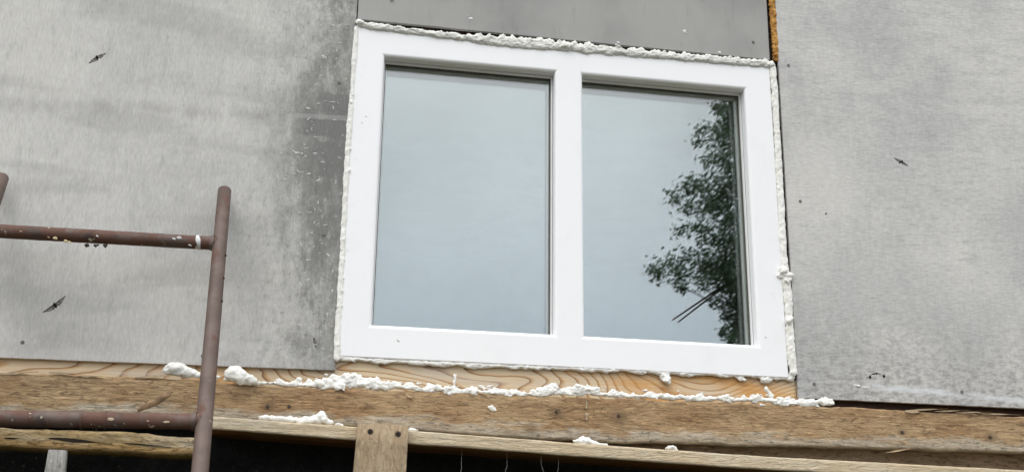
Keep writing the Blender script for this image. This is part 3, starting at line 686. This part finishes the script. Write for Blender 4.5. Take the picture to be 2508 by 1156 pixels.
for a, b, w, lf in (((0, 916), (95, 911), 0.004, 0.006), ((120, 912), (200, 916), 0.003, 0.006), ((330, 925), (455, 917), 0.004, 0.006),
                    ((2215, 1006), (2262, 1010), 0.006, 0.006), ((2225, 1004), (2320, 1001), 0.003, 0.008), ((2290, 1007), (2370, 1005), 0.003, 0.008), ((2340, 1010), (2425, 1009), 0.003, 0.008),
                    ((2395, 1012), (2500, 1016), 0.003, 0.006), ((990, 960), (1012, 980), 0.003, 0.004), ((1000, 968), (1005, 976), 0.003, 0.006), ((1165, 958), (1195, 968), 0.003, 0.004), ((190, 921), (250, 922), 0.003, 0.004),
                    ((2168, 1108), (2250, 1095), 0.003, 0.006)):
    splinter('splinter', a, b, -0.047, w*0.8, lf, beam, M_SPLIN)
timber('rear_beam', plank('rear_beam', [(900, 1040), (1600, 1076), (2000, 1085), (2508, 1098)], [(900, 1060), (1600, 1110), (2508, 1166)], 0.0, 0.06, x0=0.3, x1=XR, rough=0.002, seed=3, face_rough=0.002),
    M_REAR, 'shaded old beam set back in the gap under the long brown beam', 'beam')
pk_top = [(525, 1018), (871, 1044), (1100, 1060), (1400, 1083), (1800, 1112), (2200, 1134), (2508, 1150)]
pk_bot = [(525, 1051), (868, 1077), (1100, 1093), (1400, 1116), (1800, 1145), (2200, 1168), (2508, 1184)]
batten = timber('batten', plank('batten', pk_top, pk_bot, -0.15, -0.004, x0=P(502, 1030, -0.15).x, x1=XR, rough=0.0012, seed=4, r=0.003),
    M_PLANK, 'pale flat board jutting out below the long brown beam, sloping down to the right', 'board')
op_top = [(0, 1046), (150, 1050), (300, 1056), (478, 1069)]; op_bot = [(0, 1094), (150, 1101), (300, 1108), (478, 1117)]
timber('old_plank', plank('old_plank', op_top, op_bot, -0.10, -0.02, x0=XL, x1=P(500, 1090, -0.10).x, rough=0.003, rag=0.004, seed=5, r=0.006, face_rough=0.004),
    M_OLDPL, 'yellowed cracked old plank behind the ladder at lower left', 'board')
old_p = [o_ for o_ in col.objects if o_.name == 'old_plank'][0]
M_CRACK = plain('dark open crack', (0.02, 0.014, 0.008), 0.95, 0.2)
for a, b, w in (((120, 1072), (272, 1086), 0.0045), ((10, 1072), (60, 1074), 0.002), ((300, 1084), (420, 1094), 0.0015)):
    splinter('crack', a, b, -0.1008, w, 0.0, old_p, M_CRACK)
def upright(name, tl, tr, bl, br, yf, yb, zlow, mat, seed):
    """short upright board cut off square at the top; carries on down to zlow"""
    q = [P(*tl, yf), P(*tr, yf), P(*br, yf), P(*bl, yf)]; n = 40; nx = 6; verts, faces, uvs = [], [], []
    for i in range(n+1):
        t = i/n; z = q[0].z+(zlow-q[0].z)*t
        def ex(a, b): return a.x+(b.x-a.x)*(a.z-z)/(a.z-b.z)
        xa, xb = ex(q[0], q[3]), ex(q[1], q[2]); w = 0.0012*noise.noise(Vector((t*30, seed, 0)))
        xa += w; xb += w*0.7; b = 0.003
        ring = [(xa, yb), (xa, yf+b), (xa+b, yf)]+[(xa+b+(xb-xa-2*b)*k/nx, yf+0.0008*noise.noise(Vector((k*2.1, t*3, seed)))) for k in range(1, nx)]+[(xb-b, yf), (xb, yf+b), (xb, yb)]
        m = len(ring)
        for j, (x, y) in enumerate(ring):
            tz = 0.002*noise.noise(Vector((x*80, seed, 4))) if i == 0 else 0
            verts.append((x, y, z+tz)); uvs.append((z, j/m))
    for i in range(n):
        for j in range(m): a_, b_ = i*m+j, i*m+(j+1) % m; faces.append((a_, b_, b_+m, a_+m))
    faces += [tuple(range(m-1, -1, -1)), tuple(n*m+j for j in range(m))]
    me = mesh(name, verts, faces, uvs); bm = bmesh.new(); bm.from_mesh(me); bmesh.ops.recalc_face_normals(bm, faces=bm.faces[:]); bm.to_mesh(me); bm.free()
    return link(name, me, mat)
post = upright('short_post', (876, 1036), (1001, 1040), (866, 1156), (995, 1156), -0.175, -0.1502, 0.0, M_POST, 3)
tag(post, 'pale upright board with two screws nailed over the jutting board', 'post')
for px, py in ((907, 1056), (975, 1062)):
    s_ = disc_head('screw', px, py, 6, post, -0.1755, M_RUSTY, 0.002); disc_head('screw_recess', px, py, 3, s_, -0.1775, M_HOLE, 0.001)
stake = upright('grey_stake', (118, 1100), (161, 1101), (108, 1156), (158, 1156), -0.128, -0.103, 0.0, M_STAKE, 8)
tag(stake, 'silver grey weathered stake under the yellowed plank at lower left', 'stake')
# backing coloured near black to stand for the dark open void under the timbers
o = link('void_backing', box('void_backing', (XL, 0.0605, 0.0), (XR, 0.35, EYE+0.4395)), M_VOID, smooth=False)
tag(o, 'black backing wall coloured as the dark void under the timbers', 'wall')

# ------------------------------------------------------------------ foam on the timbers
sb = [(545, 925, 5), (600, 936, 6), (650, 934, 4), (700, 938, 5), (740, 940, 7), (790, 940, 8), (822, 930, 12), (840, 932, 13), (880, 936, 12), (950, 942, 10), (1000, 946, 7), (1060, 951, 7), (1120, 955, 8), (1200, 958, 7),
      (1290, 962, 7), (1360, 956, 9), (1420, 958, 9), (1480, 962, 7), (1540, 966, 6), (1600, 967, 6), (1650, 970, 6), (1700, 973, 6), (1760, 972, 8), (1800, 976, 6), (1850, 975, 8), (1890, 979, 9), (1930, 984, 8), (1960, 984, 9), (2000, 983, 9), (2040, 984, 9)]
bl = [q for q in bead(sb, -0.040, 11, 0.5, 1.1, 0.6, 0.92) if q[1] > 0.0065]+bead([(828, 940, 6), (835, 952, 5)], -0.047, 12)+bead([(840, 945, 5), (842, 955, 4)], -0.047, 13)+bead([(1878, 955, 5), (1895, 975, 6)], -0.03, 14)+bead([(1116, 915, 3), (1112, 945, 3)], -0.006, 15)
rn = random.Random(9)
for k in range(44):                                     # torn shreds and crumbs along the bead
    j = rn.randrange(5, len(sb)-1); a, b, w = sb[j]; px = a+rn.uniform(-25, 25); py = b+rn.choice((-1, 1, -1))*rn.uniform(5, 13)
    bl += bead([(px-rn.uniform(2, 9), py, rn.uniform(1.5, 3)), (px+rn.uniform(2, 9), py+rn.uniform(-3, 3), rn.uniform(1.2, 2.5))], 0.004 if py < b else -0.046, 200+k, 0.7)
o = foam('foam_bead', bl, M_FOAM, 0.0023, 0.0018, 5, strips=[ribbon([(a+d_, b+3, w*rn.uniform(.4, 1.05)) for (a, b, w) in sb[:-1] for d_ in (0, 18)]+[sb[-1]], -0.041, 0.0055, 5, 0.8, 0.5, 44)]); tag(o, 'long lumpy cream foam bead on the joint between pine board and brown beam', 'foam')
bl = bead([(412, 908, 11), (432, 904, 14), (450, 908, 12), (478, 916, 7), (500, 920, 6), (535, 924, 5)], -0.042, 16, 0.8, 0.35, 0.2)
o = foam('foam_lump', bl, M_FOAM, 0.0026, 0.0013, 6, lump=0.35); tag(o, 'white foam lump on the brown beam left of the ladder rail', 'foam')
bl = bead([(574, 912, 15), (585, 918, 17), (588, 930, 14), (596, 926, 12), (612, 930, 9), (622, 934, 6)], -0.052, 17, 0.8, 0.3, 0.2)
o = foam('foam_lump', bl, M_FOAM, 0.0026, 0.0014, 7, lump=0.35); tag(o, 'round white foam lump on the brown beam right of the ladder rail', 'foam')
yk = -0.146
bl = bead([(640, 1022, 5), (660, 1023, 5), (690, 1024, 5), (740, 1030, 6), (770, 1027, 8), (785, 1022, 9), (800, 1030, 7), (815, 1036, 4)], yk+0.02, 18, 0.9, 0.35, 0.3)+bead([(786, 1014, 6), (790, 1010, 6)], yk+0.02, 19)
o = foam('foam_lump', bl, M_FOAM, 0.0026, 0.0013, 8, lump=0.45); tag(o, 'heap of spilled white foam on the jutting board left of the short post', 'foam')
for i, (pts, lab) in enumerate((([(1416, 1081, 7), (1430, 1079, 9), (1445, 1083, 7), (1465, 1087, 4), (1490, 1090, 3)], 'foam blob with crumbs on the jutting board below the two beam nails'),
                  ([(1636, 1100, 6), (1646, 1098, 7), (1655, 1101, 5)], 'small foam blob on the jutting board right of the bigger blob'),
                  ([(1004, 1052, 4), (1018, 1053, 4)], 'tiny foam crumb beside the right edge of the short post'),
                  ([(827, 1039, 4), (838, 1040, 4)], 'tiny foam crumb beside the heap of spilled foam left of the short post'))):
    o = foam('foam_lump', bead(pts, yk+0.012, 40+i, 0.9, 0.3, 0.2), M_FOAM, 0.003, 0.0015, 10+i); tag(o, lab, 'foam')
o = foam('foam_lump', bead([(1199, 996, 4), (1208, 1001, 4), (1214, 1004, 3)], -0.047, 50, 0.5, 0.3, 0.2), M_FOAM, 0.0025, 0.001, 15)
tag(o, 'small white foam crumb stuck on the face of the brown beam', 'foam')
o = foam('foam_drip', bead([(1436, 982, 3), (1436, 1000, 3), (1437, 1018, 3.5), (1437, 1034, 3)], -0.0465, 51, 0.3, 0.3, 0.2), plain('dried pale drip', (0.42, 0.33, 0.22), 0.8, 0.2, 60), 0.0025, 0.001, 16)
tag(o, 'pale dried drip running down the brown beam between two nails', 'drip')
for i, (a, b, lab) in enumerate((((1130, 1138), (1128, 1160), 'leftmost pale thread hanging in the dark under the jutting board'), ((1241, 1140), (1238, 1160), 'second pale thread from the left hanging in the dark under the jutting board'),
                  ((1326, 1132), (1331, 1160), 'longest curled pale thread hanging under the jutting board'), ((1368, 1142), (1362, 1162), 'rightmost pale thread hanging in the dark under the jutting board'))):
    pa, pb = P(*a, -0.12), P(*b, -0.12); tp = P(a[0], a[1], -0.12); tp.z = interp([(P(*q, -0.15).x, P(*q, -0.15).z) for q in pk_bot], tp.x)+0.004
    pt = [tp]+[pa.lerp(pb, k/5)+Vector((0.0012*math.sin(k*0.9+i*2), 0, 0)) for k in range(6)]
    o = link('thread', tube('thread', pt, 0.0004, 6), M_ALU); tag(o, lab, 'thread')

# ------------------------------------------------------------------ steel pipe ladder leaning on the wall
PR = 0.0172
dirv = Vector((-0.048891, 0.553822, 0.831199)).normalized()      # rails rise towards the wall
ra, la = P(550, 468, -0.033), P(4, 436, -0.033)
lad = empty('pipe_ladder', ((ra.x+la.x)/2, -1.6, 0))
tag(lad, 'brown painted steel pipe ladder with rusty rungs leaning against the left sheet', 'ladder')
def rail(top, label):
    L = (top.z-0.0)/dirv.z; n = 40
    pts = [top-dirv*(L*i/n) for i in range(n+1)]
    me = tube('rail', pts, PR, 24, cap=False)
    # rolled, hollow upper end
    bm = bmesh.new(); bm.from_mesh(me); bm.verts.ensure_lookup_table()
    ring = [bm.verts[i] for i in range(24)]; loops = [ring]
    for s, dz in ((0.93, 0.0008), (0.85, -0.0002), (0.84, -0.06)):
        c = top+dirv*dz; loops.append([bm.verts.new(c+(v.co-top)*s) for v in ring])
    for u, w in zip(loops[:-1], loops[1:]):
        for k in range(24): bm.faces.new((u[k], w[k], w[(k+1) % 24], u[(k+1) % 24]))
    bmesh.ops.recalc_face_normals(bm, faces=bm.faces[:]); bm.to_mesh(me); bm.free()
    o = link('rail', me, M_RAIL, lad); o['label'] = label; return o
rail_r = rail(ra, 'right rail of painted pipe with open top end'); rail_l = rail(la, 'left rail cut by the picture edge')
tvals = [0.215, 0.793, 1.37, 1.95, 2.53]
for i, t in enumerate(tvals):
    a, b = la-dirv*t, ra-dirv*t
    if i == 0: a = P(-40, 564, a.y); b = P(541, 597, b.y)
    if i == 1: a = la-dirv*0.80
    d = b-a; n = 30
    pts = [a+d*(k/n) for k in range(n+1)]
    rg = link('rung', tube('rung', pts, PR*0.97, 24, wob=0.0006, seed=i), M_RUNG, lad)
    for c, sgn in ((a, 1), (b, -1)):                                 # weld fillets
        u = d.normalized()*sgn
        q = [c+u*(PR*0.95), c+u*(PR*1.25), c+u*(PR*1.6)]
        link('weld', tube('weld', q, [PR*1.16, PR*1.10, PR*0.985], 20, cap=False, wob=0.003, seed=i*3+sgn), M_RAIL, rg)
    if i == 0:
        c = b-d.normalized()*0.053; u = d.normalized()
        link('paint_ring', tube('paint_ring', [c-u*0.006, c-u*0.003, c+u*0.004, c+u*0.006], [PR*0.98, PR*1.0, PR*1.0, PR*0.98], 24, cap=False, wob=0.0016, seed=9), M_WPAINT, rg)
        for px in (212, 235, 258):
            w = P(px, 601, (a.y+b.y)/2-0.005); foam('rust_flake', [(w, 0.006, (1.2, .7, .7)), (w-Vector((0, 0, 0.004)), 0.003, (.8, .8, 1.2))], M_RUSTY, 0.002, 0.001, px, rg)
        for px, py, r in ((236, 577, 4), (135, 583, 5), (160, 590, 4), (52, 567, 3), (425, 585, 4), (440, 582, 5), (170, 592, 4), (465, 600, 3), (118, 581, 3)):
            w = P(px, py, (a.y+(b.y-a.y)*(px+40)/580)-PR*0.93); foam('paint_chip', [(w, r*0.0007, (1.5, .35, .9)), (w+Vector((0.003, 0, -0.0015)), r*0.0005, (1.2, .35, .8))], M_WPAINT if px > 200 else plain('ochre paint chip', (0.5, 0.42, 0.24), 0.7), 0.0016, 0.0008, px, rg)
    if i == 1:
        for px in (190, 246):                                        # clamp band on the rung
            tt = (px+190)/680.0; c = a+d*tt; u = d.normalized()
            link('clamp_band', tube('clamp_band', [c-u*0.003, c-u*0.002, c+u*0.002, c+u*0.003], [PR*0.98, PR*1.07, PR*1.07, PR*0.98], 24, cap=False, wob=0.001, seed=px), M_RUNG, rg)
        for px, py in ((365, 1030), (405, 1033), (270, 1026)):
            w = P(px, py, a.y+(b.y-a.y)*(px+190)/680-PR*0.93); foam('paint_chip', [(w, 0.004, (1.7, .3, .7))], plain('tan paint chip', (0.42, 0.34, 0.24), 0.7), 0.0018, 0.0008, px, rg)
for py in (628, 738, 682):                                            # bolt holes drilled in the side of the rail
    t = {628: 0.262, 682: 0.345, 738: 0.425}[py]
    c = ra-dirv*t+Vector((PR*0.90, -PR*0.42, 0))
    bm = bmesh.new(); bmesh.ops.create_icosphere(bm, subdivisions=2, radius=0.0036, matrix=Matrix.Translation(c))
    link('bolt_hole', bm_mesh(bm, 'bolt_hole'), M_HOLE, rail_r)
for px, py in ((541, 553), (528, 559)):
    c = P(px, py, -0.033-0.55382*0.12-PR*0.95); foam('paint_fleck', [(c, 0.003, (1, .5, 1))], M_WPAINT, 0.0015, 0.0005, px, rail_r)

# ------------------------------------------------------------------ winged insects hovering in front of the wall
def insect(px, py, ang, span_px, depth_y, label, fold):
    c = P(px, py, depth_y); s = span_px/F*(DIST+depth_y)*1.05
    root = empty('winged_insect', c); tag(root, label, 'insect', 'small insects hovering in front of the wall')
    rx = Matrix.Rotation(-R(ang), 3, 'Y')
    def add(name, me, mat):
        me.transform(rx.to_4x4()); me.transform(Matrix.Translation(c)); return link(name, me, mat, root, origin=c.copy())
    # body: head, thorax, tapering abdomen in one skin, pointing mostly at the viewer
    prof = [(-.20, .012), (-.17, .045), (-.12, .05), (-.09, .03), (-.05, .07), (.03, .075), (.09, .05), (.16, .055), (.26, .045), (.36, .025), (.42, .006)]
    d = Vector((0.10, -0.93, 0.30)).normalized()
    add('body', tube('body', [d*(-a*s*0.62) for a, _ in prof], [r*s*0.9 for _, r in prof], 12), M_INSECT)
    for sg in (-1, 1):
        L = 0.53*s; n = 8; v, f = [], []
        for i in range(n+1):
            t = i/n; w = s*(0.05+0.085*math.sin(math.pi*min(1, t*0.92+0.05)))*(1-0.75*t*t)
            z = -fold*s*0.22*t*t; x = sg*L*t
            for yy in (0, 0.0003): v += [(x, yy+0.04*s*t, z+w*0.25), (x-sg*0.04*s, yy+0.06*s*t, z-w*1.1)]
        for i in range(n):
            a = i*4; f += [(a, a+1, a+5, a+4), (a+2, a+6, a+7, a+3), (a, a+4, a+6, a+2), (a+1, a+3, a+7, a+5)]
        add('wing', mesh('wing', v, f), M_WING)
        add('wing_vein', tube('wing_vein', [Vector((sg*L*t, 0.04*s*t-0.0004, -fold*s*0.22*t*t+s*(0.05+0.085*math.sin(math.pi*min(1, t*0.92+0.05)))*(1-0.75*t*t)*0.22)) for t in [k/8 for k in range(9)]], [s*0.022*(1-0.6*k/8) for k in range(9)], 6), M_INSECT)
        for k in range(2):
            p0 = Vector((sg*0.03*s, -0.05*s*k, -0.03*s)); add('leg', tube('leg', [p0, p0+Vector((sg*0.09*s, -0.03*s, -0.06*s-.03*s*k)), p0+Vector((sg*0.10*s, 0, -0.19*s))], s*0.008, 5), M_INSECT)
insect(237, 141, 40, 46, -1.75, 'dark winged insect in front of the upper part of the left sheet', 0.25)
insect(134, 746, 43, 58, -1.75, 'larger dark winged insect left of the ladder between its two rungs', -0.2)
insect(2208, 396, -27, 42, -1.75, 'small brown winged insect in front of the right sheet', 0.1)

# ------------------------------------------------------------------ tree across the garden, seen mirrored in the right pane
TD = 9.0
tb = PM(1835, 840, TD); tree = empty('garden_tree', (tb.x, tb.y, 0)); tag(tree, 'leafy tree across the garden, mirrored in the right window pane', 'tree')
rnd = random.Random(11)
axis = [Vector((tb.x+0.05*math.sin(i*1.3), tb.y+0.05*math.cos(i*1.7), i*0.55)) for i in range(18)]
link('trunk', tube('trunk', axis, [0.15*(1-i/19)+0.012 for i in range(18)], 10, wob=0.01), M_BARK, tree)
# boughs: (px, py, radius px) of the leaf masses as they show in the pane; the hidden side mirrors them
masses = [(1790, 250, 42), (1760, 262, 22), (1800, 300, 45), (1722, 312, 26), (1765, 330, 40), (1708, 345, 18), (1785, 385, 50), (1740, 390, 24), (1745, 440, 42), (1690, 455, 34), (1650, 480, 24), (1790, 450, 52), (1735, 500, 45), (1685, 505, 28), (1790, 530, 50),
          (1668, 562, 22), (1720, 560, 34), (1780, 600, 55), (1735, 630, 48), (1680, 630, 36), (1630, 645, 36), (1595, 655, 20), (1610, 680, 20), (1670, 668, 28), (1675, 705, 15), (1740, 660, 40), (1790, 665, 50), (1780, 740, 22), (1800, 700, 34), (1800, 790, 18), (1770, 815, 12), (1790, 830, 18), (1802, 750, 30), (1800, 815, 26), (1778, 775, 15)]
cl = []
for px, py, r in masses:
    c = PM(px, py, TD+rnd.uniform(-.5, .5)); rr = r/F*(TD+DIST)*1.12; cl.append((c, rr, 1.0))
    st = Vector((tb.x, tb.y, c.z-0.12))
    for k in range(3):                                    # looser foliage along the bough back to the trunk
        f = rnd.uniform(.15, .85); q = c.lerp(st, f)+Vector((0, rnd.uniform(-.2, .2), rnd.uniform(-.08, .08))); cl.append((q, rr*rnd.uniform(.55, .9), 0.45))
    far = 2*tb.x-c.x; cl.append((Vector((far+rnd.uniform(-.2, .2), tb.y+rnd.uniform(-.7, .7), c.z+rnd.uniform(-.25, .25))), rr*1.1, 0.6))
for k in range(26):
    h = rnd.uniform(4.2, 9.0); a = rnd.uniform(0, 6.283); q = rnd.uniform(.3, 1.0)*(1.15 if h < 7 else 0.75)
    c = Vector((tb.x+abs(math.cos(a))*q+0.1, tb.y+math.sin(a)*q*1.2, h)); cl.append((c, 0.24, 0.7))
for k in range(8): cl.append((Vector((tb.x+0.25+rnd.uniform(-.1, .35), tb.y+rnd.uniform(-.3, .3), 7.7+k*0.2)), 0.28, 0.8))
lv, lf = [], []
for c, rr, den in cl:
    k = int(den*(26+rr*rr*4300))
    for _ in range(k):
        d = Vector((rnd.gauss(0, 1), rnd.gauss(0, 1), rnd.gauss(-.25, .8)))*rr*0.50
        q = c+d; L = rnd.uniform(0.018, 0.034); nrm = Vector((rnd.gauss(0, .7), rnd.gauss(0, .7), rnd.gauss(.4, .7))).normalized()
        u = nrm.cross(Vector((rnd.gauss(0, 1), rnd.gauss(0, 1), rnd.gauss(-.4, 1)))).normalized(); w = nrm.cross(u)
        i0 = len(lv); lv += [q-u*L, q+w*L*0.52+nrm*L*0.15-u*L*.15, q+u*L*1.05, q-w*L*0.52+nrm*L*0.15-u*L*.15]; lf += [(i0, i0+1, i0+2), (i0, i0+2, i0+3)]
crown = link('crown', mesh('crown', lv, lf), M_LEAF, tree, smooth=False)
bt_ = []
for k, (c, rr, den) in enumerate(cl):
    if den < 0.5: continue
    h = max(1.5, c.z-0.35*abs(c.x-tb.x)-0.15); s0 = Vector((tb.x, tb.y, h)); md_ = s0.lerp(c, .55)+Vector((0, 0, .06))
    link('branch', tube('branch', [s0, md_, c], [0.010, 0.005, 0.002], 6), M_BARK, tree)
for a, b in (((1770, 700), (1648, 783)), ((1760, 712), (1662, 788))):
    s0, e0 = PM(*a, TD), PM(*b, TD); o = link('bare_branch', tube('bare_branch', [Vector((tb.x, tb.y, s0.z+0.2)), s0, e0], [0.016, 0.012, 0.008], 6), M_BARK, tree)
